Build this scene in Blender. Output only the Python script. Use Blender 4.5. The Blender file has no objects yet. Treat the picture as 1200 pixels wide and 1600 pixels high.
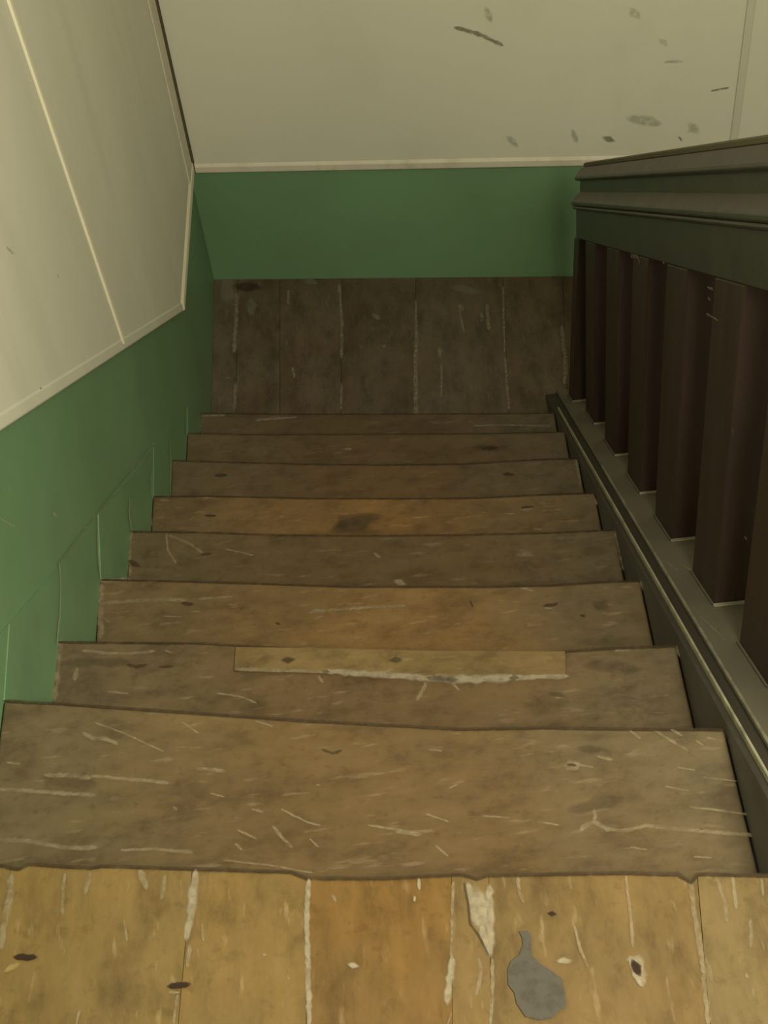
import bpy, bmesh, math, random
from mathutils import Vector, Matrix

random.seed(7)
scene = bpy.context.scene
COL = scene.collection

# ------------------------------------------------------------------ camera
cam_data = bpy.data.cameras.new('camera')
cam_data.sensor_fit = 'HORIZONTAL'
cam_data.sensor_width = 36.0
cam_data.lens = 36.0 * 2493.47 / 1200.0
cam_data.clip_start = 0.02
cam = bpy.data.objects.new('camera', cam_data)
COL.objects.link(cam)
PITCH, YAW, ROLL = 0.8394, -0.0500, -0.1427
_f = Vector((math.sin(YAW) * math.cos(PITCH), math.cos(YAW) * math.cos(PITCH), -math.sin(PITCH)))
_r = Vector((math.cos(YAW), -math.sin(YAW), 0))
_u = _r.cross(_f)
_r2 = _r * math.cos(ROLL) + _u * math.sin(ROLL)
_u2 = -_r * math.sin(ROLL) + _u * math.cos(ROLL)
M = Matrix((_r2, _u2, -_f)).transposed().to_4x4()
M.translation = Vector((0.581, -0.8861, 1.4772))
cam.matrix_world = M
scene.camera = cam

# ------------------------------------------------------------------ light
world = bpy.data.worlds.new('world')
scene.world = world
world.use_nodes = True
bg = world.node_tree.nodes['Background']
bg.inputs['Color'].default_value = (1.0, 0.95, 0.71, 1)
bg.inputs['Strength'].default_value = 0.20

lamp_data = bpy.data.lights.new('unseen_lamp_light', 'AREA')
lamp_data.shape = 'DISK'
lamp_data.size = 0.6
lamp_data.energy = 58
lamp_data.color = (1.0, 0.93, 0.70)
lamp = bpy.data.objects.new('unseen_lamp_light', lamp_data)
lamp.location = (1.00, -0.80, 1.55)  # unseen lamp beside the camera, placed for the falloff along the walls
lamp.rotation_euler = Vector((-0.55, 2.5, -2.3)).to_track_quat('-Z', 'Y').to_euler()
COL.objects.link(lamp)

vs = scene.view_settings
vs.view_transform = 'Standard'
vs.look = 'None'
vs.gamma = 1.0
vs.use_curve_mapping = False
vs.exposure = 0.42
scene.display_settings.display_device = 'sRGB'

# ------------------------------------------------------------------ dimensions (metres)
W = 0.897                      # clear width of the flight
LAND = -1.5157                 # height of the lower landing
SK = -0.156                    # the cross walls run a little askew
BACK = 2.7807
def yback(x): return BACK + SK * x
# nosing lines, worn and uneven, from the upper landing (0) down to the last tread (8)
NZ = [0.0, -0.1613, -0.3638, -0.5628, -0.7358, -0.9016, -1.0627, -1.2109, -1.3585]
NOSE = {
 0: [(0.0,-0.004),(0.077,-0.007),(0.099,-0.014),(0.109,-0.009),(0.175,-0.021),(0.189,-0.020),(0.285,-0.034),(0.390,-0.049),(0.406,-0.058),(0.486,-0.067),(0.566,-0.071),(0.581,-0.078),(0.592,-0.075),(0.728,-0.087),(0.785,-0.095),(0.796,-0.105),(0.804,-0.097),(0.874,-0.106),(0.98,-0.118)],
 1: [(0.0,0.329),(0.065,0.317),(0.198,0.290),(0.393,0.250),(0.519,0.227),(0.581,0.215),(0.682,0.205),(0.797,0.189),(W,0.176)],
 2: [(0.0,0.576),(0.108,0.561),(0.222,0.545),(0.344,0.520),(0.446,0.500),(0.574,0.480),(0.719,0.465),(0.810,0.461),(W,0.454)],
 3: [(0.0,0.858),(0.115,0.840),(0.267,0.814),(0.417,0.787),(0.522,0.773),(0.648,0.756),(0.751,0.745),(0.834,0.741),(W,0.735)],
 4: [(0.0,1.117),(0.120,1.099),(0.265,1.072),(0.420,1.048),(0.596,1.025),(0.781,1.005),(W,0.996)],
 5: [(0.0,1.356),(0.123,1.340),(0.321,1.306),(0.502,1.279),(0.668,1.257),(0.783,1.249),(W,1.238)],
 6: [(0.0,1.613),(0.120,1.590),(0.306,1.556),(0.475,1.529),(0.642,1.507),(0.809,1.496),(W,1.487)],
 7: [(0.0,1.844),(0.169,1.814),(0.474,1.770),(0.714,1.736),(W,1.714)],
 8: [(0.0,2.063),(0.180,2.031),(0.473,1.986),(0.729,1.949),(W,1.925)],
}
def nose_y(k, x):
    P = NOSE[k]
    for (a, ya), (b, yb) in zip(P, P[1:]):
        if x <= b: return ya + (yb - ya) * (x - a) / (b - a)
    return P[-1][1]
# ------- wear marks measured on each surface: surface, kind, width, points
MARKS = [
  ('T1','pale',0.0048,[(0.019,0.123,-0.161),(0.054,0.117,-0.161),(0.098,0.103,-0.161),(0.137,0.099,-0.161)]),
  ('T1','pale',0.0034,[(0.168,0.092,-0.161),(0.206,0.089,-0.161),(0.252,0.08,-0.161)]),
  ('T1','pale',0.005,[(0.067,0.208,-0.161),(0.098,0.204,-0.161),(0.122,0.197,-0.161)]),
  ('T1','pale',0.0042,[(0.126,0.2,-0.161),(0.17,0.19,-0.161),(0.22,0.179,-0.161)]),
  ('T1','pale',0.0042,[(0.011,0.194,-0.161),(0.052,0.187,-0.161),(0.1,0.177,-0.161),(0.13,0.172,-0.161)]),
  ('T1','pale',0.0042,[(0.256,0.195,-0.161),(0.273,0.192,-0.161),(0.289,0.187,-0.161)]),
  ('T1','pale',0.0043,[(0.11,0.264,-0.161),(0.125,0.254,-0.161),(0.139,0.252,-0.161),(0.153,0.246,-0.161)]),
  ('T1','pale',0.0036,[(0.135,0.253,-0.161),(0.145,0.249,-0.161),(0.154,0.243,-0.161)]),
  ('T1','pale',0.0034,[(0.349,0.103,-0.161),(0.358,0.089,-0.161),(0.37,0.074,-0.161)]),
  ('T1','pale',0.0027,[(0.307,0.103,-0.161),(0.317,0.097,-0.161),(0.328,0.09,-0.161)]),
  ('T1','pale',0.002,[(0.392,0.082,-0.161),(0.401,0.071,-0.161)]),
  ('T1','pale',0.0027,[(0.304,0.085,-0.161),(0.311,0.077,-0.161)]),
  ('T1','pale',0.0022,[(0.125,0.278,-0.161),(0.159,0.26,-0.161),(0.213,0.225,-0.161)]),
  ('T1','pale',0.0021,[(0.359,0.126,-0.161),(0.389,0.105,-0.161),(0.404,0.099,-0.161)]),
  ('T1','pale',0.0027,[(0.461,0.093,-0.161),(0.494,0.083,-0.161),(0.522,0.074,-0.161)]),
  ('T1','pale',0.002,[(0.53,0.1,-0.161),(0.555,0.087,-0.161)]),
  ('T1','pale',0.002,[(0.29,0.065,-0.161),(0.343,0.053,-0.161),(0.395,0.037,-0.161)]),
  ('T1','pale',0.0053,[(0.707,0.059,-0.161),(0.713,0.064,-0.161),(0.723,0.067,-0.161),(0.73,0.062,-0.161),(0.738,0.055,-0.161)]),
  ('T1','pale',0.004,[(0.735,0.057,-0.161),(0.756,0.052,-0.161),(0.782,0.056,-0.161),(0.818,0.047,-0.161),(0.86,0.038,-0.161),(0.902,0.03,-0.161)]),
  ('T1','pale',0.0033,[(0.722,0.065,-0.161),(0.726,0.076,-0.161),(0.726,0.083,-0.161)]),
  ('T1','pale',0.0027,[(0.837,0.074,-0.161),(0.866,0.067,-0.161),(0.901,0.057,-0.161)]),
  ('T1','pale',0.0041,[(0.901,0.17,-0.161),(0.901,0.112,-0.161),(0.901,0.064,-0.161),(0.902,0.03,-0.161)]),
  ('T1','pale',0.0028,[(0.812,0.186,-0.161),(0.828,0.169,-0.161),(0.846,0.152,-0.161)]),
  ('T1','pale',0.0028,[(0.834,0.182,-0.161),(0.844,0.173,-0.161)]),
  ('T1','pale',0.0028,[(0.86,0.163,-0.161),(0.866,0.156,-0.161)]),
  ('T1','pale',0.0028,[(0.874,0.166,-0.161),(0.882,0.163,-0.161)]),
  ('T1','pale',0.0028,[(0.785,0.186,-0.161),(0.794,0.175,-0.161)]),
  ('T1','pale',0.0034,[(0.741,0.155,-0.161),(0.756,0.149,-0.161)]),
  ('T1','pale',0.0041,[(0.701,0.146,-0.161),(0.706,0.151,-0.161),(0.716,0.148,-0.161),(0.713,0.142,-0.161),(0.702,0.142,-0.161)]),
  ('T1','pale',0.0027,[(0.717,0.146,-0.161),(0.732,0.141,-0.161)]),
  ('T1','dark',0.0028,[(0.704,0.148,-0.161),(0.712,0.146,-0.161)]),
  ('T1','dark',0.0028,[(0.411,0.204,-0.161),(0.423,0.197,-0.161),(0.433,0.2,-0.161)]),
  ('T1','pale',0.0014,[(0.407,0.207,-0.161),(0.417,0.207,-0.161)]),
  ('T1','pale',0.0021,[(0.54,0.189,-0.161),(0.555,0.185,-0.161)]),
  ('T1','pale',0.002,[(0.597,0.09,-0.161),(0.626,0.084,-0.161)]),
  ('T1','pale',0.0029,[(0.017,0.232,-0.161),(0.032,0.228,-0.161)]),
  ('T1','pale',0.002,[(0.538,0.057,-0.161),(0.551,0.042,-0.161)]),
  ('T1','pale',0.0027,[(0.561,0.132,-0.161),(0.57,0.136,-0.161)]),
  ('T1','pale',0.0022,[(0.329,0.256,-0.161),(0.349,0.246,-0.161)]),
  ('T1','pale',0.0022,[(0.236,0.265,-0.161),(0.256,0.247,-0.161)]),
  ('T1','pale',0.0021,[(0.402,0.155,-0.161),(0.406,0.154,-0.161)]),
  ('T1','pale',0.0028,[(0.229,0.144,-0.161),(0.232,0.14,-0.161)]),
  ('T1','pale',0.0033,[(0.903,0.018,-0.161),(0.905,0.001,-0.161)]),
  ('T2','pale',0.0042,[(0.041,0.554,-0.364),(0.075,0.545,-0.364),(0.109,0.54,-0.364),(0.147,0.539,-0.364)]),
  ('T2','dark',0.0042,[(0.11,0.519,-0.364),(0.122,0.514,-0.364),(0.136,0.516,-0.364)]),
  ('T2','smudge',0.0118,[(0.014,0.534,-0.364),(0.062,0.529,-0.364),(0.109,0.524,-0.364)]),
  ('T2','pale',0.0083,[(0.005,0.472,-0.364),(0.004,0.509,-0.364),(0.005,0.555,-0.364),(0.005,0.574,-0.364)]),
  ('T2','pale',0.0058,[(0.033,0.503,-0.364),(0.034,0.522,-0.364)]),
  ('T2','pale',0.0033,[(0.084,0.475,-0.364),(0.112,0.468,-0.364)]),
  ('T2','pale',0.0025,[(0.164,0.538,-0.364),(0.173,0.533,-0.364)]),
  ('T2','pale',0.0025,[(0.242,0.452,-0.364),(0.274,0.443,-0.364),(0.297,0.429,-0.364)]),
  ('T2','dark',0.0033,[(0.157,0.509,-0.364),(0.176,0.508,-0.364)]),
  ('T2','pale',0.0049,[(0.542,0.441,-0.364),(0.536,0.425,-0.364),(0.525,0.406,-0.364)]),
  ('T2','pale',0.0033,[(0.562,0.439,-0.364),(0.575,0.43,-0.364),(0.584,0.416,-0.364)]),
  ('T2','pale',0.0041,[(0.811,0.455,-0.364),(0.829,0.454,-0.364)]),
  ('T2','pale',0.0073,[(0.898,0.45,-0.364),(0.902,0.431,-0.364)]),
  ('T2','pale',0.0024,[(0.717,0.386,-0.364),(0.727,0.384,-0.364)]),
  ('T2','smudge',0.008,[(0.71,0.393,-0.364),(0.727,0.387,-0.364)]),
  ('T2','smudge',0.0146,[(0.77,0.435,-0.364),(0.831,0.421,-0.364)]),
  ('T2','pale',0.0041,[(0.388,0.464,-0.364),(0.393,0.453,-0.364)]),
  ('T3','pale',0.0067,[(0.008,0.806,-0.563),(0.052,0.803,-0.563),(0.117,0.799,-0.563),(0.149,0.793,-0.563)]),
  ('T3','pale',0.0038,[(0.171,0.793,-0.563),(0.208,0.791,-0.563),(0.227,0.79,-0.563)]),
  ('T3','dark',0.0067,[(0.145,0.787,-0.563),(0.16,0.783,-0.563)]),
  ('T3','pale',0.0066,[(0.356,0.74,-0.563),(0.37,0.742,-0.563),(0.378,0.742,-0.563)]),
  ('T3','pale',0.0047,[(0.373,0.741,-0.563),(0.415,0.739,-0.563),(0.467,0.737,-0.563),(0.511,0.733,-0.563)]),
  ('T3','pale',0.0085,[(0.011,0.733,-0.563),(0.006,0.796,-0.563),(0.004,0.844,-0.563)]),
  ('T3','pale',0.0078,[(0.003,0.855,-0.563),(0.028,0.851,-0.563),(0.049,0.852,-0.563)]),
  ('T3','pale',0.0039,[(0.083,0.843,-0.563),(0.102,0.841,-0.563)]),
  ('T3','dark',0.0056,[(0.737,0.703,-0.563),(0.748,0.703,-0.563),(0.756,0.705,-0.563)]),
  ('T3','pale',0.0046,[(0.737,0.699,-0.563),(0.747,0.697,-0.563)]),
  ('T3','pale',0.0047,[(0.704,0.745,-0.563),(0.721,0.737,-0.563)]),
  ('T3','smudge',0.0167,[(0.822,0.695,-0.563),(0.831,0.687,-0.563)]),
  ('T3','dark',0.0046,[(0.792,0.676,-0.563),(0.796,0.674,-0.563)]),
  ('T3','pale',0.0056,[(0.898,0.731,-0.563),(0.9,0.711,-0.563)]),
  ('T3','pale',0.0038,[(0.013,0.773,-0.563),(0.022,0.764,-0.563)]),
  ('T3','pale',0.0019,[(0.113,0.764,-0.563),(0.145,0.758,-0.563)]),
  ('T3','dark',0.0047,[(0.301,0.725,-0.563),(0.305,0.722,-0.563)]),
  ('T3','dark',0.0028,[(0.619,0.728,-0.563),(0.621,0.717,-0.563)]),
  ('T4','pale',0.0043,[(0.078,1.095,-0.736),(0.103,1.079,-0.736),(0.127,1.06,-0.736),(0.14,1.044,-0.736)]),
  ('T4','dark',0.0053,[(0.141,1.039,-0.736),(0.155,1.039,-0.736)]),
  ('T4','pale',0.0032,[(0.184,1.047,-0.736),(0.211,1.036,-0.736),(0.235,1.025,-0.736)]),
  ('T4','pale',0.0052,[(0.459,0.999,-0.736),(0.467,0.988,-0.736)]),
  ('T4','pale',0.0093,[(0.717,0.959,-0.736),(0.729,0.96,-0.736),(0.74,0.956,-0.736)]),
  ('T4','pale',0.0103,[(0.495,0.929,-0.736),(0.506,0.921,-0.736)]),
  ('T4','pale',0.0053,[(0.008,1.007,-0.736),(0.003,1.069,-0.736),(0.005,1.113,-0.736)]),
  ('T4','pale',0.0063,[(0.897,0.989,-0.736),(0.898,0.946,-0.736),(0.899,0.901,-0.736)]),
  ('T4','dark',0.0085,[(0.006,1.041,-0.736),(0.021,1.029,-0.736)]),
  ('T4','smudge',0.0207,[(0.841,0.954,-0.736),(0.866,0.947,-0.736)]),
  ('T4','pale',0.0032,[(0.072,1.099,-0.736),(0.076,1.059,-0.736),(0.092,1.026,-0.736)]),
  ('T5','pale',0.0035,[(0.017,1.343,-0.902),(0.037,1.34,-0.902)]),
  ('T5','dark',0.0058,[(0.114,1.287,-0.902),(0.132,1.284,-0.902)]),
  ('T5','pale',0.0035,[(0.082,1.281,-0.902),(0.089,1.287,-0.902)]),
  ('T5','pale',0.0091,[(0.751,1.212,-0.902),(0.759,1.213,-0.902),(0.766,1.212,-0.902)]),
  ('T5','dark',0.0046,[(0.749,1.219,-0.902),(0.769,1.218,-0.902)]),
  ('T5','pale',0.0047,[(0.001,1.278,-0.902),(-0.003,1.323,-0.902),(-0.002,1.353,-0.902)]),
  ('T5','pale',0.0046,[(0.894,1.221,-0.902),(0.895,1.207,-0.902)]),
  ('T5','pale',0.0045,[(0.765,1.161,-0.902),(0.78,1.156,-0.902)]),
  ('T5','pale',0.0035,[(0.097,1.34,-0.902),(0.127,1.334,-0.902)]),
  ('T5','knot',0.0344,[(0.387,1.214,-0.902),(0.409,1.224,-0.902),(0.441,1.23,-0.902)]),
  ('T6','dark',0.0076,[(0.103,1.551,-1.063),(0.123,1.548,-1.063)]),
  ('T6','dark',0.0075,[(0.733,1.463,-1.063),(0.752,1.458,-1.063)]),
  ('T6','pale',0.0051,[(-0.005,1.514,-1.063),(-0.003,1.582,-1.063),(0.001,1.607,-1.063)]),
  ('T6','pale',0.005,[(0.891,1.48,-1.063),(0.89,1.404,-1.063)]),
  ('T7','dark',0.008,[(0.702,1.688,-1.211),(0.732,1.685,-1.211)]),
  ('T7','pale',0.0054,[(0.378,1.734,-1.211),(0.394,1.731,-1.211)]),
  ('T7','smudge',0.0161,[(0.688,1.692,-1.211),(0.746,1.683,-1.211)]),
  ('T8','pale',0.0059,[(0.147,2.013,-1.359),(0.196,2.012,-1.359),(0.248,2.009,-1.359)]),
  ('T8','pale',0.0059,[(0.002,2.0,-1.359),(-0.001,2.056,-1.359)]),
  ('T8','pale',0.0043,[(0.693,1.911,-1.359),(0.787,1.899,-1.359),(0.881,1.881,-1.359)]),
  ('T8','pale',0.0059,[(0.006,2.05,-1.359),(0.064,2.044,-1.359)]),
  ('L','pale',0.0092,[(0.551,2.132,-1.516),(0.559,2.247,-1.516),(0.565,2.348,-1.516),(0.576,2.452,-1.516)]),
  ('L','pale',0.0048,[(0.574,2.452,-1.516),(0.583,2.587,-1.516)]),
  ('L','pale',0.0061,[(0.797,2.111,-1.516),(0.802,2.209,-1.516),(0.809,2.309,-1.516)]),
  ('L','pale',0.0047,[(0.81,2.335,-1.516),(0.821,2.465,-1.516),(0.834,2.601,-1.516)]),
  ('L','pale',0.0064,[(0.362,2.38,-1.516),(0.369,2.54,-1.516),(0.367,2.694,-1.516)]),
  ('L','pale',0.0046,[(0.353,2.18,-1.516),(0.358,2.278,-1.516)]),
  ('L','pale',0.0078,[(0.065,2.224,-1.516),(0.066,2.324,-1.516)]),
  ('L','pale',0.0097,[(0.062,2.455,-1.516),(0.066,2.589,-1.516),(0.068,2.702,-1.516)]),
  ('L','smudgepale',0.0473,[(0.037,2.764,-1.516),(0.038,2.692,-1.516)]),
  ('L','pale',0.0079,[(0.634,2.376,-1.516),(0.633,2.342,-1.516)]),
  ('L','pale',0.0047,[(0.634,2.311,-1.516),(0.624,2.187,-1.516)]),
  ('L','pale',0.0081,[(0.781,2.532,-1.516),(0.777,2.472,-1.516),(0.776,2.432,-1.516)]),
  ('L','pale',0.0065,[(0.762,2.502,-1.516),(0.759,2.47,-1.516)]),
  ('L','pale',0.0065,[(0.702,2.525,-1.516),(0.706,2.43,-1.516)]),
  ('L','pale',0.013,[(0.704,2.544,-1.516),(0.71,2.527,-1.516)]),
  ('L','pale',0.0112,[(0.478,2.412,-1.516),(0.483,2.406,-1.516)]),
  ('L','smudgepale',0.0163,[(0.462,2.546,-1.516),(0.47,2.528,-1.516)]),
  ('L','pale',0.0064,[(0.226,2.363,-1.516),(0.229,2.324,-1.516)]),
  ('L','smudgepale',0.02,[(0.111,2.666,-1.516),(0.113,2.61,-1.516)]),
  ('L','pale',0.0067,[(0.218,2.691,-1.516),(0.218,2.634,-1.516)]),
  ('L','smudgepale',0.0201,[(0.274,2.724,-1.516),(0.297,2.714,-1.516)]),
  ('L','pale',0.0048,[(0.043,2.353,-1.516),(0.048,2.347,-1.516)]),
  ('L','dark',0.0303,[(0.077,2.734,-1.516),(0.12,2.721,-1.516)]),
  ('L','smudgepale',0.0329,[(0.705,2.622,-1.516),(0.749,2.601,-1.516)]),
  ('L','pale',0.0096,[(0.977,2.413,-1.516),(0.969,2.283,-1.516),(0.956,2.185,-1.516)]),
  ('F','white',0.0042,[(0.408,-0.063,0.0),(0.405,-0.101,0.0),(0.405,-0.136,0.0),(0.405,-0.177,0.0),(0.405,-0.217,0.0)]),
  ('F','white',0.0066,[(0.289,-0.041,0.0),(0.287,-0.066,0.0),(0.285,-0.088,0.0),(0.282,-0.113,0.0)]),
  ('F','pale',0.0035,[(0.285,-0.123,0.0),(0.283,-0.144,0.0)]),
  ('F','pale',0.0023,[(0.274,-0.175,0.0),(0.271,-0.203,0.0)]),
  ('F','pale',0.0024,[(0.297,-0.1,0.0),(0.299,-0.118,0.0)]),
  ('F','pale',0.0023,[(0.293,-0.128,0.0),(0.294,-0.135,0.0)]),
  ('F','pale',0.0036,[(0.257,-0.041,0.0),(0.254,-0.066,0.0)]),
  ('F','pale',0.0055,[(0.23,-0.032,0.0),(0.237,-0.052,0.0)]),
  ('F','pale',0.003,[(0.149,-0.027,0.0),(0.149,-0.051,0.0),(0.15,-0.074,0.0)]),
  ('F','pale',0.0043,[(0.176,-0.03,0.0),(0.173,-0.051,0.0)]),
  ('F','pale',0.0061,[(0.091,-0.023,0.0),(0.092,-0.053,0.0),(0.089,-0.082,0.0),(0.09,-0.103,0.0)]),
  ('F','hole',0.0065,[(0.108,-0.117,0.0),(0.124,-0.119,0.0)]),
  ('F','yellow',0.0053,[(0.097,-0.13,0.0),(0.108,-0.125,0.0)]),
  ('F','hole',0.0063,[(0.268,-0.165,0.0),(0.283,-0.165,0.0)]),
  ('F','pale',0.0023,[(0.266,-0.171,0.0),(0.275,-0.172,0.0)]),
  ('F','pale',0.0023,[(0.267,-0.158,0.0),(0.271,-0.162,0.0)]),
  ('F','white',0.0057,[(0.548,-0.165,0.0),(0.545,-0.184,0.0),(0.54,-0.208,0.0)]),
  ('F','pale',0.0024,[(0.557,-0.081,0.0),(0.552,-0.123,0.0),(0.548,-0.165,0.0)]),
  ('F','white',0.0153,[(0.581,-0.098,0.0),(0.582,-0.109,0.0),(0.582,-0.13,0.0)]),
  ('F','white',0.0059,[(0.593,-0.091,0.0),(0.591,-0.12,0.0),(0.586,-0.162,0.0)]),
  ('F','white',0.0058,[(0.581,-0.133,0.0),(0.584,-0.151,0.0),(0.586,-0.163,0.0)]),
  ('F','smudge',0.0053,[(0.581,-0.099,0.0),(0.583,-0.114,0.0)]),
  ('F','white',0.0053,[(0.572,-0.085,0.0),(0.573,-0.104,0.0),(0.575,-0.126,0.0)]),
  ('F','dark',0.0018,[(0.568,-0.083,0.0),(0.57,-0.104,0.0),(0.57,-0.129,0.0),(0.577,-0.141,0.0),(0.585,-0.164,0.0)]),
  ('F','pale',0.0028,[(0.588,-0.169,0.0),(0.585,-0.202,0.0),(0.58,-0.234,0.0)]),
  ('F','pale',0.003,[(0.623,-0.081,0.0),(0.623,-0.099,0.0),(0.626,-0.11,0.0)]),
  ('F','white',0.003,[(0.522,-0.074,0.0),(0.522,-0.084,0.0)]),
  ('F','white',0.0024,[(0.516,-0.093,0.0),(0.516,-0.097,0.0)]),
  ('F','pale',0.003,[(0.432,-0.082,0.0),(0.435,-0.088,0.0)]),
  ('F','white',0.0046,[(0.447,-0.16,0.0),(0.453,-0.162,0.0)]),
  ('F','pale',0.0029,[(0.36,-0.14,0.0),(0.362,-0.141,0.0)]),
  ('F','pale',0.0023,[(0.385,-0.168,0.0),(0.385,-0.169,0.0)]),
  ('F','white',0.0057,[(0.654,-0.177,0.0),(0.662,-0.178,0.0)]),
  ('F','hole',0.0035,[(0.651,-0.126,0.0),(0.655,-0.127,0.0)]),
  ('F','white',0.0068,[(0.723,-0.183,0.0),(0.728,-0.182,0.0),(0.731,-0.193,0.0),(0.73,-0.207,0.0)]),
  ('F','white',0.004,[(0.723,-0.183,0.0),(0.724,-0.199,0.0),(0.729,-0.21,0.0)]),
  ('F','hole',0.0073,[(0.726,-0.188,0.0),(0.728,-0.196,0.0)]),
  ('F','pale',0.0023,[(0.732,-0.093,0.0),(0.73,-0.135,0.0),(0.727,-0.169,0.0)]),
  ('F','pale',0.0041,[(0.796,-0.107,0.0),(0.793,-0.135,0.0),(0.792,-0.176,0.0),(0.79,-0.209,0.0),(0.785,-0.254,0.0)]),
  ('F','pale',0.0029,[(0.823,-0.108,0.0),(0.825,-0.131,0.0),(0.823,-0.152,0.0)]),
  ('F','pale',0.0029,[(0.838,-0.106,0.0),(0.835,-0.139,0.0)]),
  ('F','pale',0.0028,[(0.846,-0.154,0.0),(0.841,-0.181,0.0)]),
  ('F','pale',0.0023,[(0.866,-0.111,0.0),(0.864,-0.128,0.0)]),
  ('F','pale',0.0028,[(0.83,-0.21,0.0),(0.831,-0.212,0.0)]),
  ('F','pale',0.0023,[(0.673,-0.143,0.0),(0.675,-0.164,0.0),(0.68,-0.185,0.0)]),
  ('F','pale',0.0028,[(0.569,-0.204,0.0),(0.576,-0.181,0.0),(0.575,-0.167,0.0)]),
  ('F','pale',0.0023,[(0.174,-0.194,0.0),(0.176,-0.181,0.0)]),
  ('F','pale',0.0018,[(0.216,-0.088,0.0),(0.22,-0.11,0.0)]),
  ('F','pale',0.0017,[(0.539,-0.23,0.0),(0.543,-0.221,0.0)]),
  ('B','scuff',0.0086,[(0.753,2.653,-0.701),(0.796,2.646,-0.715),(0.835,2.64,-0.735),(0.864,2.636,-0.754)]),
  ('B','scuff',0.0044,[(1.383,2.555,-0.904),(1.403,2.552,-0.899),(1.423,2.549,-0.896)]),
  ('B','scuff',0.0136,[(1.121,2.596,-1.039),(1.137,2.593,-1.047)]),
  ('B','smudgeB',0.0152,[(0.871,2.635,-1.034),(0.889,2.632,-1.055)]),
  ('B','smudgeB',0.0208,[(1.184,2.586,-0.981),(1.253,2.575,-0.997)]),
  ('B','smudgeB',0.0238,[(1.338,2.562,-1.011),(1.346,2.561,-1.021)]),
  ('B','scuff',0.0045,[(1.308,2.567,-1.042),(1.315,2.566,-1.052)]),
  ('B','scuff',0.0046,[(0.641,2.671,-1.105),(0.646,2.67,-1.109)]),
  ('B','smudgeB',0.0197,[(1.185,2.586,-0.672),(1.192,2.585,-0.683)]),
  ('B','smudgeB',0.0143,[(1.255,2.575,-0.756),(1.261,2.574,-0.764)]),
  ('B','smudgeB',0.012,[(1.037,2.609,-1.017),(1.045,2.608,-1.047)]),
  ('B','smudgeB',0.0142,[(0.831,2.641,-0.654),(0.839,2.64,-0.681)]),
  ('B','smudgeB',0.0072,[(1.266,2.573,-0.816),(1.305,2.567,-0.814)]),
  ('Wp','scuff',0.0034,[(0.01,0.87,-0.125),(0.01,0.885,-0.15)]),
  ('Wp','smudgeB',0.0037,[(0.01,1.145,-0.136),(0.01,1.154,-0.149)]),
  ('Wp','smudgeB',0.0037,[(0.01,1.814,-0.677),(0.01,1.806,-0.705)]),
  ('Wp','smudgeB',0.0033,[(0.01,0.941,0.085),(0.01,0.961,0.058)]),
  ('W','chip',0.0065,[(0.0,2.761,-1.273),(0.0,2.743,-1.295)]),
  ('W','chip',0.0044,[(0.0,0.755,-0.279),(0.0,0.768,-0.298)]),
  ('W','chip',0.0015,[(0.0,0.556,-0.064),(0.0,0.591,-0.122)]),
  ('W','chip',0.0024,[(0.0,0.624,-0.077),(0.0,0.621,-0.084)]),
  ('W','chip',0.0045,[(0.0,1.266,-0.721),(0.0,1.327,-0.767)]),
  ('W','chip',0.0048,[(0.0,1.477,-0.874),(0.0,1.498,-0.89)]),
  ('W','chip',0.0028,[(0.0,0.869,-0.444),(0.0,0.884,-0.457)]),
  ('W','chip',0.007,[(0.0,1.873,-1.214),(0.0,1.845,-1.234)]),
  ('R','chipdark',0.0061,[(0.966,1.29,-0.349),(0.966,1.216,-0.292)]),
  ('R','chipdark',0.0049,[(0.966,1.222,-0.297),(0.966,1.202,-0.292)]),
  ('R','chipdark',0.0035,[(0.966,1.015,-0.136),(0.966,0.999,-0.127)]),
  ('R','chipdark',0.0023,[(0.966,0.746,0.071),(0.966,0.702,0.103)]),
  ('R','chipdark',0.0029,[(0.966,0.683,0.123),(0.966,0.672,0.129)]),
  ('R','chipdark',0.003,[(0.966,0.71,0.07),(0.966,0.681,0.091)]),
  ('R','chipdark',0.003,[(0.966,0.702,0.058),(0.966,0.691,0.064)]),
  ('R','chipdark',0.0023,[(0.966,0.706,0.027),(0.966,0.642,0.072)]),
  ('R','chipdark',0.0037,[(0.966,0.525,-0.009),(0.966,0.517,-0.008)]),
  ('R','chipdark',0.0033,[(0.966,1.233,-0.683),(0.966,1.231,-0.697)]),
  ('R','chipdark',0.0037,[(0.966,0.416,-0.096),(0.966,0.407,-0.088)]),
  ('C','palelow',0.0033,[(0.936,0.499,-0.36),(0.943,0.458,-0.331),(0.951,0.399,-0.291)]),
  ('C','palelow',0.0037,[(0.937,0.73,-0.519),(0.948,0.683,-0.487)]),
  ('C','palelow',0.0046,[(0.959,0.707,-0.503),(0.965,0.681,-0.485)]),
  ('T1','pale',0.002,[(0.813,0.105,-0.161),(0.838,0.096,-0.161)]),
  ('T1','pale',0.002,[(0.859,0.112,-0.161),(0.895,0.103,-0.161)]),
  ('T1','pale',0.002,[(0.832,0.129,-0.161),(0.85,0.123,-0.161)]),
  ('T1','pale',0.002,[(0.659,0.075,-0.161),(0.682,0.068,-0.161)]),
  ('T1','pale',0.002,[(0.76,0.03,-0.161),(0.777,0.025,-0.161)]),
  ('T1','pale',0.002,[(0.829,0.01,-0.161),(0.847,0.007,-0.161)]),
  ('T1','pale',0.0021,[(0.456,0.238,-0.161),(0.48,0.232,-0.161)]),
  ('T1','pale',0.002,[(0.494,0.08,-0.161),(0.52,0.072,-0.161)]),
  ('T1','pale',0.0021,[(0.274,0.158,-0.161),(0.289,0.151,-0.161)]),
  ('T1','pale',0.0021,[(0.324,0.13,-0.161),(0.336,0.124,-0.161)]),
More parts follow.
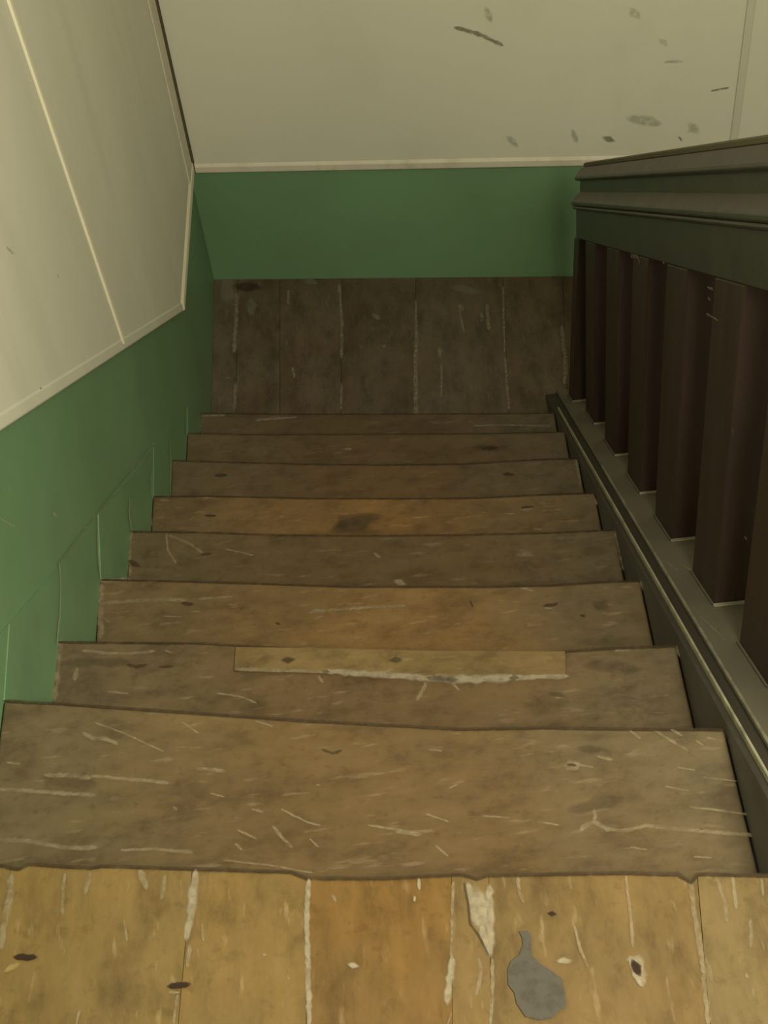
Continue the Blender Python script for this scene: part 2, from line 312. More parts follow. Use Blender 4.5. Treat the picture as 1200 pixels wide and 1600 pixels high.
  ('T1','smudge',0.0148,[(0.705,0.087,-0.161),(0.751,0.094,-0.161)]),
  ('T1','smudge',0.0097,[(0.724,0.169,-0.161),(0.743,0.165,-0.161)]),
  ('T1','smudge',0.0184,[(0.074,0.204,-0.161),(0.123,0.189,-0.161)]),
  ('Ws','chip',0.0051,[(0.006,0.559,-0.343),(0.006,0.612,-0.345),(0.006,0.663,-0.332),(0.006,0.688,-0.316)]),
  ('Ws','chip',0.0087,[(0.006,0.846,-0.549),(0.006,0.873,-0.522),(0.006,0.905,-0.509)]),
  ('Ws','chip',0.0049,[(0.006,0.896,-0.516),(0.006,0.949,-0.496)]),
  ('Ws','chip',0.0076,[(0.006,1.111,-0.73),(0.006,1.128,-0.703),(0.006,1.163,-0.701)]),
  ('Ws','chip',0.0047,[(0.006,1.326,-0.869),(0.006,1.352,-0.857),(0.006,1.387,-0.857)]),
  ('Ws','chip',0.005,[(0.006,1.487,-1.035),(0.006,1.551,-1.031),(0.006,1.621,-1.012)]),
  ('Ws','chip',0.0068,[(0.006,1.783,-1.178),(0.006,1.831,-1.18),(0.006,1.849,-1.169)]),
  ('Ws','chipfaint',0.0043,[(0.006,0.688,-0.316),(0.006,0.939,-0.49),(0.006,1.237,-0.7),(0.006,1.451,-0.85)]),
]
BLOT =  [(0.618, -0.142, 0.0), (0.626, -0.142, 0.0), (0.629, -0.147, 0.0), (0.628, -0.169, 0.0), (0.635, -0.179, 0.0), (0.646, -0.188, 0.0), (0.654, -0.196, 0.0), (0.655, -0.21, 0.0), (0.654, -0.224, 0.0), (0.647, -0.228, 0.0), (0.639, -0.235, 0.0), (0.628, -0.236, 0.0), (0.614, -0.231, 0.0), (0.607, -0.217, 0.0), (0.606, -0.206, 0.0), (0.601, -0.197, 0.0), (0.602, -0.182, 0.0), (0.606, -0.173, 0.0), (0.615, -0.167, 0.0), (0.62, -0.157, 0.0), (0.62, -0.149, 0.0)]

# ------------------------------------------------------------------ materials
def mat_new(name):
    m = bpy.data.materials.new(name); m.use_nodes = True
    nt = m.node_tree
    b = nt.nodes['Principled BSDF']
    return m, nt, b

def N(nt, t, **kw):
    n = nt.nodes.new(t)
    for k, v in kw.items(): setattr(n, k, v)
    return n

def ramp(nt, src, stops):
    r = N(nt, 'ShaderNodeValToRGB')
    e = r.color_ramp.elements
    while len(e) > 1: e.remove(e[-1])
    e[0].position, e[0].color = stops[0][0], stops[0][1]
    for p, c in stops[1:]:
        q = e.new(p); q.color = c
    nt.links.new(src, r.inputs['Fac'])
    return r

def noise(nt, vec, scale, detail=4.0, rough=0.55):
    n = N(nt, 'ShaderNodeTexNoise')
    n.inputs['Scale'].default_value = scale
    n.inputs['Detail'].default_value = detail
    n.inputs['Roughness'].default_value = rough
    nt.links.new(vec, n.inputs['Vector'])
    return n.outputs['Fac']

def mapping(nt, scale, loc=(0, 0, 0), rot=(0, 0, 0)):
    tc = N(nt, 'ShaderNodeTexCoord'); mp = N(nt, 'ShaderNodeMapping')
    mp.inputs['Scale'].default_value = scale
    mp.inputs['Location'].default_value = loc
    mp.inputs['Rotation'].default_value = rot
    nt.links.new(tc.outputs['Object'], mp.inputs['Vector'])
    return mp.outputs['Vector']

def mixc(nt, fac, a, b, mode='MIX'):
    m = N(nt, 'ShaderNodeMix', data_type='RGBA', blend_type=mode)
    for sock, v in ((m.inputs[0], fac), (m.inputs[6], a), (m.inputs[7], b)):
        if hasattr(v, 'links') or hasattr(v, 'is_linked'): nt.links.new(v, sock)
        else: sock.default_value = v
    return m.outputs[2]

def rgba(c, k=1.0): return (c[0] * k, c[1] * k, c[2] * k, 1)

def bump(nt, b, h, strength, dist=0.002):
    n = N(nt, 'ShaderNodeBump')
    n.inputs['Strength'].default_value = strength
    n.inputs['Distance'].default_value = dist
    nt.links.new(h, n.inputs['Height']); nt.links.new(n.outputs['Normal'], b.inputs['Normal'])

def wood(name, base, along='x', dirt=(0.16, 0.145, 0.105), dirt_amt=0.5, ends=None, seed=0.0, rough=0.55, rot=0.13, contrast=1.0, fleck=0.35):
    """worn bare boards: long grain, blotchy grey dirt, pale flecks where the surface is scuffed"""
    m, nt, b = mat_new(name)
    sc = (1.4, 11, 11) if along == 'x' else (12, 1.2, 12)
    v = mapping(nt, sc, (seed, seed * 1.7, 0), (0, 0, rot if along == 'x' else -0.07))
    g = noise(nt, v, 3.0, 6, 0.6)
    k1, k2 = 1 - 0.22 * contrast, 1 + 0.20 * contrast
    col = ramp(nt, g, [(0.25, rgba(base, k1)), (0.5, rgba(base)), (0.78, rgba(base, k2))]).outputs['Color']
    vb = mapping(nt, (1, 1, 1), (seed * 3.1, seed, 0))
    bl = noise(nt, vb, 4.5, 5, 0.6)
    blr = ramp(nt, bl, [(0.40, (0, 0, 0, 1)), (0.72, (dirt_amt,) * 3 + (1,))]).outputs['Color']
    col = mixc(nt, blr, col, rgba(dirt))
    if ends:      # grime trodden into the two ends of each tread
        tc = N(nt, 'ShaderNodeTexCoord'); sx = N(nt, 'ShaderNodeSeparateXYZ')
        nt.links.new(tc.outputs['Object'], sx.inputs[0])
        add = N(nt, 'ShaderNodeMath', operation='MULTIPLY_ADD')
        nt.links.new(bl, add.inputs[0]); add.inputs[1].default_value = 0.28
        nt.links.new(sx.outputs['X'], add.inputs[2])
        er = ramp(nt, add.outputs[0], [(0.12, (ends[1],) * 3 + (1,)), (0.48, (0, 0, 0, 1)), (0.74, (0, 0, 0, 1)), (1.0, (ends[1],) * 3 + (1,))]).outputs['Color']
        col = mixc(nt, er, col, rgba(ends[0]))
    md = noise(nt, mapping(nt, (1, 1.6, 1) if along == 'x' else (1.6, 0.7, 1), (seed, seed * 2, 1)), 15, 6, 0.68)
    mdr = ramp(nt, md, [(0.30, (0.62, 0.60, 0.58, 1)), (0.50, (1, 1, 1, 1)), (0.72, (1.22, 1.22, 1.24, 1))]).outputs['Color']
    col = mixc(nt, 1.0, col, mdr, 'MULTIPLY')
    sp = noise(nt, mapping(nt, (1, 1, 1), (seed, 0, seed)), 60, 3, 0.6)
    spr = ramp(nt, sp, [(0.30, (0.35,) * 3 + (1,)), (0.42, (0, 0, 0, 1))]).outputs['Color']
    col = mixc(nt, spr, col, rgba(base, 0.45))
    vf = mapping(nt, (14, 60, 60) if along == 'x' else (60, 14, 60), (seed * 2, 3, 0), (0, 0, rot))
    fl = noise(nt, vf, 1.6, 3, 0.5)
    flr = ramp(nt, fl, [(0.62, (0, 0, 0, 1)), (0.74, (fleck,) * 3 + (1,))]).outputs['Color']
    col = mixc(nt, flr, col, (min(1, base[0] * 1.5 + .04), min(1, base[1] * 1.6 + .04), min(1, base[2] * 1.9 + .04), 1))
    nt.links.new(col, b.inputs['Base Color'])
    b.inputs['Roughness'].default_value = rough
    b.inputs['Specular IOR Level'].default_value = 0.35
    bump(nt, b, g, 0.2, 0.002)
    return m

def paint(name, base, rough=0.5, var=0.12, dirt=None, dirt_amt=0.0, scale=3.0, stretch=(1, 1, 1), bump_s=0.15, spec=0.4):
    m, nt, b = mat_new(name)
    v = mapping(nt, stretch, (random.random() * 9, 0, 0))
    n = noise(nt, v, scale, 5, 0.6)
    col = ramp(nt, n, [(0.3, rgba(base, 1 - var)), (0.7, rgba(base, 1 + var))]).outputs['Color']
    if dirt:
        d = noise(nt, mapping(nt, stretch, (3, random.random() * 9, 1)), scale * 2.2, 5, 0.65)
        dr = ramp(nt, d, [(0.5, (0, 0, 0, 1)), (0.75, (dirt_amt,) * 3 + (1,))]).outputs['Color']
        col = mixc(nt, dr, col, rgba(dirt))
    nt.links.new(col, b.inputs['Base Color'])
    b.inputs['Roughness'].default_value = rough
    b.inputs['Specular IOR Level'].default_value = spec
    fn = noise(nt, mapping(nt, (1, 1, 1)), 90, 3, 0.6)
    bump(nt, b, fn, bump_s, 0.001)
    return m

def dusty(name, base, dust, rough=0.38, lo=0.35, hi=0.8, amount=0.8, stretch=(14, 14, 1.2), spec=0.5):
    """dark gloss paint with a second tone, mostly settled dust, on whatever faces upwards"""
    m, nt, b = mat_new(name)
    n = noise(nt, mapping(nt, stretch), 2.0, 5, 0.6)
    col = ramp(nt, n, [(0.3, rgba(base, 0.75)), (0.7, rgba(base, 1.25))]).outputs['Color']
    ge = N(nt, 'ShaderNodeNewGeometry'); sx = N(nt, 'ShaderNodeSeparateXYZ')
    nt.links.new(ge.outputs['True Normal'], sx.inputs[0])
    d = noise(nt, mapping(nt, (1, 1, 1), (4, 2, 0)), 22, 5, 0.65)
    ad = N(nt, 'ShaderNodeMath', operation='MULTIPLY_ADD')
    nt.links.new(d, ad.inputs[0]); ad.inputs[1].default_value = 0.35
    nt.links.new(sx.outputs['Z'], ad.inputs[2])
    dr = ramp(nt, ad.outputs[0], [(lo, (0, 0, 0, 1)), (hi, (amount,) * 3 + (1,))]).outputs['Color']
    col = mixc(nt, dr, col, rgba(dust))
    nt.links.new(col, b.inputs['Base Color'])
    rr = N(nt, 'ShaderNodeMapRange'); rr.inputs[3].default_value = rough; rr.inputs[4].default_value = 0.8
    nt.links.new(dr, rr.inputs[0]); nt.links.new(rr.outputs[0], b.inputs['Roughness'])
    b.inputs['Specular IOR Level'].default_value = spec
    fn = noise(nt, mapping(nt, (20, 20, 3)), 6, 4, 0.6)
    bump(nt, b, fn, 0.2, 0.001)
    return m

def mark(name, c, strength=0.8, broken=0.5, scale=70):
    """thin worn, dirty or dark patch with ragged, fading edges"""
    m, nt, b = mat_new(name)
    b.inputs['Base Color'].default_value = rgba(c); b.inputs['Roughness'].default_value = 0.75
    b.inputs['Specular IOR Level'].default_value = 0.15
    at = N(nt, 'ShaderNodeAttribute', attribute_name='fade')
    n = noise(nt, mapping(nt, (1, 1, 1)), scale, 4, 0.6)
    r = ramp(nt, n, [(0.32, (1 - broken,) * 3 + (1,)), (0.55, (1, 1, 1, 1))]).outputs['Color']
    mu = N(nt, 'ShaderNodeMath', operation='MULTIPLY'); nt.links.new(at.outputs['Fac'], mu.inputs[0]); nt.links.new(r, mu.inputs[1])
    m2 = N(nt, 'ShaderNodeMath', operation='MULTIPLY', use_clamp=True); nt.links.new(mu.outputs[0], m2.inputs[0]); m2.inputs[1].default_value = strength
    nt.links.new(m2.outputs[0], b.inputs['Alpha'])
    return m

GREEN = paint('green_gloss_wall_paint', (0.140, 0.250, 0.128), 0.42, 0.10, (0.17, 0.21, 0.12), 0.12, 2.5, bump_s=0.1)
SKIRT = paint('green_skirting_paint', (0.135, 0.242, 0.124), 0.45, 0.10, (0.16, 0.2, 0.11), 0.15, 6)
CREAM = paint('cream_panel_paint', (0.57, 0.56, 0.45), 0.7, 0.03, (0.42, 0.40, 0.31), 0.25, 1.6, (1, 1, 0.5))
CREAM_L = paint('cream_hardboard_paint', (0.56, 0.55, 0.45), 0.7, 0.04, (0.42, 0.40, 0.31), 0.35, 1.4, (1, 2.2, 0.35))
STRIP = paint('pale_cover_strip_paint', (0.66, 0.62, 0.47), 0.6, 0.05)
TRIM = paint('cream_trim_paint', (0.56, 0.52, 0.41), 0.6, 0.06, (0.33, 0.29, 0.21), 0.45, 9)
GAP = paint('dark_joint', (0.10, 0.085, 0.045), 0.9)
UNDER = wood('rough_subfloor_wood', (0.07, 0.055, 0.035), 'y')
RISER = wood('dirty_riser_wood', (0.12, 0.09, 0.055), 'x')
RAIL = dusty('dark_brown_rail_paint', (0.044, 0.042, 0.032), (0.086, 0.071, 0.045), 0.42, 0.45, 0.95, 0.85, (1.2, 6, 6))
BALU = dusty('dark_brown_baluster_paint', (0.043, 0.026, 0.020), (0.08, 0.065, 0.045), 0.5, 0.6, 1.1, 0.7, spec=0.3)
STRING = dusty('dark_string_paint', (0.066, 0.060, 0.046), (0.122, 0.106, 0.074), 0.5, 0.45, 1.05, 0.95, (5, 1.5, 5))
STRINGD = dusty('string_face_dark_top_paint', (0.100, 0.094, 0.082), (0.045, 0.038, 0.026), 0.55, 0.45, 0.9, 1.0, (5, 1.5, 5), 0.3)  # upward faces, the groove beside the bead, coloured darker than the sides
WORN_LIT = paint('worn_highlight_edge', (0.38, 0.35, 0.25), 0.6, 0.25, (0.10, 0.09, 0.06), 0.6, 14)  # light caught by the bead painted in along with its wear
WORN_LIT2 = paint('half_worn_highlight_edge', (0.23, 0.21, 0.15), 0.6, 0.25, (0.06, 0.05, 0.035), 0.7, 14)  # painted highlight for the capping edge; also colours the paint ridges
MK = {
 'pale': mark('worn_scratch', (0.235, 0.185, 0.115), 0.75, 0.65),
 'palelow': mark('dusty_scratch', (0.25, 0.21, 0.145), 0.75, 0.6),
 'white': mark('splintered_pale_wood', (0.27, 0.23, 0.16), 0.85, 0.45),
 'yellow': mark('fresh_wood_chip', (0.25, 0.185, 0.07), 0.9, 0.3),
 'dark': mark('nail_head_dark', (0.05, 0.035, 0.02), 0.75, 0.4),
 'hole': mark('nail_hole_brown', (0.024, 0.013, 0.008), 1.3, 0.1),
 'smudge': mark('grime_smudge', (0.05, 0.037, 0.022), 0.3, 0.6, 30),
 'smudgepale': mark('dusty_smudge', (0.22, 0.20, 0.15), 0.6, 0.6, 30),
 'knot': mark('dark_wood_knot', (0.06, 0.045, 0.026), 0.6, 0.4, 40),
 'scuff': mark('wall_scuff', (0.22, 0.19, 0.12), 0.75, 0.3, 90),
 'smudgeB': mark('wall_smudge', (0.30, 0.27, 0.19), 0.36, 0.8, 55),
 'chip': mark('chipped_paint', (0.33, 0.35, 0.24), 0.75, 0.55, 60),
 'chipfaint': mark('faint_paint_ridge', (0.20, 0.24, 0.15), 0.5, 0.8, 25),
 'edge': mark('dark_nosing_edge', (0.035, 0.023, 0.012), 0.9, 0.45, 45),
 'chipdark': mark('chip_in_dark_paint', (0.20, 0.18, 0.13), 0.8, 0.3, 90),
 'blot': mark('grey_paint_spill', (0.066, 0.060, 0.048), 1.0, 0.35, 60),
}

# ------------------------------------------------------------------ builders
def link(name, verts, faces, m, parent=None, smooth=False, bevel=0.0, seg=2):
    me = bpy.data.meshes.new(name)
    me.from_pydata([tuple(v) for v in verts], [], faces)
    bm = bmesh.new(); bm.from_mesh(me)
    bmesh.ops.recalc_face_normals(bm, faces=bm.faces)
    bm.to_mesh(me); bm.free()
    me.materials.append(m)
    if smooth:
        for p in me.polygons: p.use_smooth = True
    o = bpy.data.objects.new(name, me); COL.objects.link(o)
    if parent is not None:
        o.parent = parent
        base = parent.location.copy()
        if parent.parent is not None: base += parent.parent.location
        o.location = -base if parent.parent is None else Vector((0, 0, 0))
    if bevel:
        md = o.modifiers.new('bevel', 'BEVEL'); md.width = bevel; md.segments = seg; md.limit_method = 'ANGLE'
    return o

def sub(name, verts, faces, m, part, **kw):
    """a piece of a part: the part's mesh already carries the offset of its thing"""
    o = link(name, verts, faces, m, None, **kw)
    o.parent = part
    return o

def prism(top, vec):
    """closed solid from a polygon pushed along vec"""
    n = len(top); v = [Vector(p) for p in top]; v += [p + Vector(vec) for p in v]
    f = [list(range(n)), list(range(2 * n - 1, n - 1, -1))]
    f += [[i, i + n, (i + 1) % n + n, (i + 1) % n] for i in range(n)]
    return v, f

def sweep(profile, stations):
    """profile: (x, dz) loop; stations: (y, z, bottom clip)"""
    n = len(profile); v = []; f = []
    for y, z, clip in stations:
        for px, dz in profile: v.append((px, y, max(z + dz, clip)))
    for s in range(len(stations) - 1):
        for i in range(n):
            j = (i + 1) % n
            f.append([s * n + i, s * n + j, (s + 1) * n + j, (s + 1) * n + i])
    f.append(list(range(n))); f.append(list(range((len(stations) - 1) * n, len(stations) * n))[::-1])
    return v, f

def empty(name, loc):
    o = bpy.data.objects.new(name, None); o.location = loc; o.empty_display_size = 0.1
    COL.objects.link(o); return o

def tag(o, label, cat, kind=None, group=None):
    o['label'] = label; o['category'] = cat
    if kind: o['kind'] = kind
    if group: o['group'] = group
    return o

# ------------------------------------------------------------------ upper floor
TOPW = [(0.1295, 0.0835, 0.0284), (0.1378, 0.0885, 0.0284), (0.1404, 0.0885, 0.0276), (0.1211, 0.0668, 0.0174), (0.1295, 0.0819, 0.0276), (0.1295, 0.0819, 0.0284), (0.1269, 0.0885, 0.0363), (0.1253, 0.0835, 0.0332)]
JOINT = [(0.0, 0.0), (0.090, 0.045), (0.285, 0.06), (0.406, 0.03), (0.556, 0.08), (0.594, 0.085), (0.804, 0.11), (0.98, 0.11)]
END_Y = -1.7
v, f = prism([(0, nose_y(0, 0) - .03, -0.026), (0, END_Y, -0.026), (1.1, END_Y, -0.026), (1.1, -0.15, -0.026)], (0, 0, -0.12))
floor = link('floor', v, f, UNDER)
tag(floor, 'golden brown worn plank floor of the upper landing, in the foreground', 'floor', 'structure')
for i in range(len(JOINT) - 1):
    (xa, ka), (xb, kb) = JOINT[i], JOINT[i + 1]
    g = 0.00015
    ya, yb = nose_y(0, xa), nose_y(0, xb)
    front = [(xa + g, nose_y(0, xa + g))] + [p for p in NOSE[0] if xa + g < p[0] < xb - g] + [(xb - g, nose_y(0, xb - g))]
    # a little splintering of the end grain
    dense = []
    for (x0, y0), (x1, y1) in zip(front, front[1:]):
        n = max(1, int((x1 - x0) / 0.012))
        for t in range(n): dense.append((x0 + (x1 - x0) * t / n, y0 + (y1 - y0) * t / n + random.uniform(-.0012, .0012)))
    dense.append(front[-1])
    bk_a, bk_b = xa - ka * 1.6 if i else 0.0, xb - kb * 1.6
    dz = random.uniform(-.001, .001)
    top = [(x, y, dz) for x, y in dense] + [(bk_b - g, END_Y, dz), (bk_a + g, END_Y, dz)]
    v, f = prism(top, (0, 0, -0.025))
    m = wood('upper_plank_wood', TOPW[i], 'y', (0.085, 0.062, 0.029), 0.5, seed=i * 1.37 + .3, rough=0.42, contrast=0.7, fleck=0.45)
    link('plank', v, f, m, floor, bevel=0.0004)

# ------------------------------------------------------------------ lower floor
v, f = prism([(0, 1.6, LAND - .025), (2.0, 1.4, LAND - .025), (2.0, yback(2.0), LAND - .025), (0, yback(0), LAND - .025)], (0, 0, -0.1))
floor2 = link('floor_lower', v, f, UNDER)
tag(floor2, 'dark brown dirty plank floor of the landing at the foot of the stairs', 'floor', 'structure')
LJ = [((0.0, 2.78), (0.0, 2.2)), ((0.071, 2.759), (0.067, 2.223)), ((0.194, 2.738), (0.187, 2.205)), ((0.377, 2.706), (0.353, 2.180)), ((0.589, 2.670), (0.553, 2.149)), ((0.838, 2.628), (0.797, 2.111)), ((1.005, 2.600), (0.952, 2.089)), ((1.22, 2.57), (1.17, 2.06)), ((1.45, 2.54), (1.40, 2.03)), ((1.70, 2.5), (1.65, 2.0)), ((1.99, 2.45), (1.94, 1.95))]
LOWC = [(0.1012, 0.0747, 0.0481), (0.085, 0.0558, 0.0315), (0.0891, 0.0586, 0.0332), (0.0769, 0.051, 0.0286), (0.0911, 0.0625, 0.037), (0.086, 0.0578, 0.0332), (0.088, 0.0596, 0.0351), (0.0911, 0.0568, 0.037), (0.0911, 0.0568, 0.037), (0.0911, 0.0568, 0.037)]
for i in range(len(LJ) - 1):
    a, b = LJ[i], LJ[i + 1]
    def ext(j, yn):
        (x1, y1), (x0, y0) = j
        return x0 + (x1 - x0) * (yn - y0) / (y1 - y0)
    g = 0.0004
    xs = [(ext(a, 1.75) + g, 1.75), (ext(b, 1.72) - g, 1.72), (ext(b, b[0][1] + .005) - g, 0), (ext(a, a[0][1] + .005) + g, 0)]
    top = [(x, y if y else yback(x) - .001, LAND + random.uniform(-.0015, .0015) * 0) for x, y in xs]
    v, f = prism(top, (0, 0, -0.024))
    link('plank', v, f, wood('lower_plank_wood', LOWC[i], 'y', (0.118, 0.094, 0.062), 0.7, seed=9 + i * 1.9, rough=0.6, contrast=0.9), floor2, bevel=0.0005)

# ------------------------------------------------------------------ walls
ZT = 2.6
v, f = prism([(0, -1.7, -1.7), (0, BACK + .05, -1.7), (0, BACK + .05, ZT), (0, -1.7, ZT)], (-0.1, 0, 0))
wall_l = link('wall_left', v, f, GREEN)
tag(wall_l, 'left stairwell wall, green below and cream panelled above', 'wall', 'structure')
def zs(y): return -0.017 - 0.729 * (y - 0.681)          # lower edge of the raking trim
def zl_level(y): return -1.073 - 0.079 * (y - 2.13)
KINK = 2.13
def bat_y(z): return 1.465 - (z + 0.547) * 0.124
zb0 = -0.52
def panelL(pts):
    v, f = prism([(0.0008, y, z) for y, z in pts], (0.0092, 0, 0)); return link('panel', v, f, CREAM_L, wall_l, bevel=0.0015)
h = 0.02
ybat = 1.443
panelL([(-1.69, zs(-1.69) + h), (ybat - .003, zs(ybat) + h), (bat_y(ZT) - .003, ZT), (-1.69, ZT)])
panelL([(ybat + .003, zs(ybat) + h), (KINK, zs(KINK) + h), (2.745, zl_level(2.745) + h), (2.762, -0.6), (2.762, ZT), (bat_y(ZT) + .003, ZT)])
w = 0.0075
v, f = prism([(0.010, ybat - w, zs(ybat) + .02), (0.010, ybat + w, zs(ybat) + .02), (0.010, bat_y(ZT) + w, ZT), (0.010, bat_y(ZT) - w, ZT)], (0.006, 0, 0))
link('cover_strip', v, f, STRIP, wall_l, bevel=0.002)
v, f = prism([(0.010, 2.655, zl_level(2.65) + .033), (0.010, 2.756, zl_level(2.75) + .033), (0.010, 2.762, ZT), (0.010, 2.661, ZT)], (0.004, 0, 0))
link('corner_strip', v, f, TRIM, wall_l, bevel=0.0015)

# back wall: askew to the side walls
def bwp(x, z, off=0.0): return (x, yback(x) - off, z)
v, f = prism([bwp(-.1, -1.7), bwp(2.05, -1.7), bwp(2.05, ZT), bwp(-.1, ZT)], (0, 0.1, 0))
wall_b = link('wall_back', v, f, GREEN)
tag(wall_b, 'end wall of the stairwell, green dado below plain cream panels', 'wall', 'structure')
ZD = -1.126
def rb(z): return 1.456 + (z + 0.857) * 0.038
def panelB(pts):
    v, f = prism([bwp(x, z, 0.0008) for x, z in pts], (0, -0.0092, 0)); return link('panel', v, f, CREAM, wall_b, bevel=0.0015)
panelB([(0.0195, ZD + .02), (rb(ZD) - .002, ZD + .02), (rb(ZT) - .002, ZT), (0.0195, ZT)])
v, f = prism([bwp(0.001, ZD + .005, .0008), bwp(0.0190, ZD + .005, .0008), bwp(0.0190, ZT, .0008), bwp(0.001, ZT, .0008)], (0, -0.002, 0))
link('joint_gap', v, f, GAP, wall_b)
panelB([(rb(ZD) + .002, ZD + .02), (2.0, ZD + .02), (2.0, ZT), (rb(ZT) + .002, ZT)])
v, f = prism([bwp(rb(ZD) - .011, ZD + .03, .010), bwp(rb(ZD) + .009, ZD + .03, .010), bwp(rb(ZT) + .009, ZT, .010), bwp(rb(ZT) - .011, ZT, .010)], (0, -0.006, 0))
link('cover_strip', v, f, paint('shaded_cover_strip_paint', (0.50, 0.49, 0.385), 0.7, 0.04), wall_b, bevel=0.003)  # shadow tone of the strip put into a darker cream

v, f = prism([(2.0, -1.7, -1.7), (2.0, 2.6, -1.7), (2.0, 2.6, ZT), (2.0, -1.7, ZT)], (0.1, 0, 0))
wall_r = link('wall_right', v, f, CREAM)
tag(wall_r, 'plain cream wall hidden beyond the dark balustrade', 'wall', 'structure')

# trims
def strip_yz(name, a, b, h0, h1, depth, m):
    """moulded strip on the left wall between (y,z) points a and b (lower edge)"""
    prof = [(0.0015, 0.0), (depth * .8, 0.0), (depth, 0.004), (depth, h0 * .72), (depth * .6, h0), (0.0015, h0)]
    v = []
    for (y, z), hh in ((a, h0), (b, h1)):
        for px, dz in prof: v.append((px, y, z + dz * hh / h0))
    n = len(prof)
    f = [[i, (i + 1) % n, n + (i + 1) % n, n + i] for i in range(n)] + [list(range(n)), list(range(n, 2 * n))[::-1]]
    return link(name, v, f, m, bevel=0.0012)
t1 = strip_yz('trim_1', (-1.69, zs(-1.69)), (KINK, zs(KINK)), 0.034, 0.034, 0.012, CREAM_L)
tag(t1, 'raking cream trim along the left wall following the stair slope', 'trim', 'structure')
t2 = strip_yz('trim_2', (KINK + .0005, zl_level(KINK) + .0005), (2.766, zl_level(2.766)), 0.031, 0.040, 0.016, STRIP)
tag(t2, 'level cream trim on the left wall above the lower landing', 'trim', 'structure')
prof = [(0.0015, 0.0), (0.013, 0.0), (0.016, 0.004), (0.016, 0.022), (0.008, 0.032), (0.0015, 0.032)]
v = []
for x in (0.018, 1.99):
    for d, dz in prof: v.append(bwp(x, ZD + dz, d))
n = len(prof)
f = [[i, (i + 1) % n, n + (i + 1) % n, n + i] for i in range(n)] + [list(range(n)), list(range(n, 2 * n))[::-1]]
t3 = link('trim_3', v, f, TRIM, bevel=0.0015)
tag(t3, 'cream trim on the end wall between green dado and cream panel', 'trim', 'structure')

# ------------------------------------------------------------------ staircase
stair = empty('staircase', (W / 2, 2.0, LAND))
tag(stair, 'straight flight of worn brown wooden stairs going down to the dark landing', 'staircase')
TC = [None, (0.1056, 0.0655, 0.0252), (0.104, 0.0641, 0.0277), (0.1408, 0.0815, 0.0285), (0.0865, 0.052, 0.0219), (0.156, 0.0841, 0.0279), (0.0979, 0.0571, 0.023), (0.0902, 0.052, 0.0221), (0.0827, 0.0506, 0.0228)]
TREADS = {}
for k in range(1, 9):
    z = NZ[k]
    dense = []
    P = NOSE[k]
    for (x0, y0), (x1, y1) in zip(P, P[1:]):
        n = max(1, int((x1 - x0) / 0.03))
        for t in range(n): dense.append((x0 + (x1 - x0) * t / n, y0 + (y1 - y0) * t / n + random.uniform(-.001, .001)))
    dense.append(P[-1])
    dense[0] = (0.002, dense[0][1]); dense[-1] = (W - .0015, dense[-1][1])
    bl, br = nose_y(k - 1, 0) - .045, nose_y(k - 1, W) - .045
    top = [(x, y, z) for x, y in dense] + [(W - .0015, br, z), (0.002, bl, z)]
    v, f = prism(top, (0, 0, -0.03))
    m = wood('tread_wood', TC[k], 'x', (0.065, 0.045, 0.024), 0.5, ends=((0.102, 0.081, 0.047), 0.72), seed=k * 2.31, rough=0.5, contrast=0.7, fleck=0.45)
    TREADS[k] = link('tread', v, f, m, stair, bevel=0.004, seg=3)
for k in range(0, 9):
    zt = NZ[k] - (.1465 if k == 0 else .0305); zb = (NZ[k + 1] if k < 8 else LAND) + .0005
    if zt - zb < 0.03: zt = NZ[k] - .0265
    a, b = nose_y(k, 0) - .022, nose_y(k, W) - .022
    v, f = prism([(0.002, a, zt), (W - .0015, b, zt), (W - .0015, b, zb), (0.002, a, zb)], (0, -0.02, 0))
    link('riser', v, f, RISER, stair)
# repair strip let into the second tread
pt = [(0.268, 0.529), (0.40, 0.510), (0.55, 0.486), (0.740, 0.461), (0.735, 0.418), (0.60, 0.430), (0.45, 0.458), (0.266, 0.487)]
v, f = prism([(x, y, NZ[2] + .0045) for x, y in pt], (0, 0, -0.0042))
PATCH = wood('patch_strip_wood', (0.145, 0.097, 0.038), 'x', (0.10, 0.066, 0.026), 0.5, seed=31, contrast=0.8)
o = sub('patch_strip', v, f, PATCH, TREADS[2], bevel=0.001)
o['label'] = 'lighter yellow repair strip let into the tread'

# string board on the open side
def zst(y): return -0.0173 - 0.69 * y
def st_line(y0, y1, n=12, clip=-9):
    return [(y0 + (y1 - y0) * i / n, zst(y0 + (y1 - y0) * i / n), clip) for i in range(n + 1)]
v, f = sweep([(0.898, -.34), (0.898, -.012), (0.901, -.009), (0.926, -.009), (0.926, -.34)], st_line(-0.1, 2.14, 14, LAND + .001))
sb = link('string_board', v, f, STRINGD, stair)
v, f = sweep([(0.926, -.34), (0.926, -.001), (0.930, .002), (1.062, .002), (1.066, -.002), (1.066, -.34)], st_line(-0.1, 2.14, 14, LAND + .001))
sc = link('string_capping', v, f, STRING, stair, bevel=0.001)
v, f = sweep([(0.9060, -.012), (0.9060, .001), (0.9070, .0024), (0.9084, .0024), (0.9094, .001), (0.9094, -.012)], st_line(-0.1, 1.94))
o = link('bead', v, f, WORN_LIT, stair, smooth=False); o['label'] = 'worn bead along the string board, its highlight painted pale'
v, f = sweep([(0.9255, -.004), (0.9255, .0025), (0.9270, .0038), (0.9290, .0038), (0.930, .0022), (0.930, -.004)], st_line(-0.1, 1.35))
link('bead', v, f, WORN_LIT2, stair)  # thin strip coloured as the highlight along the capping edge
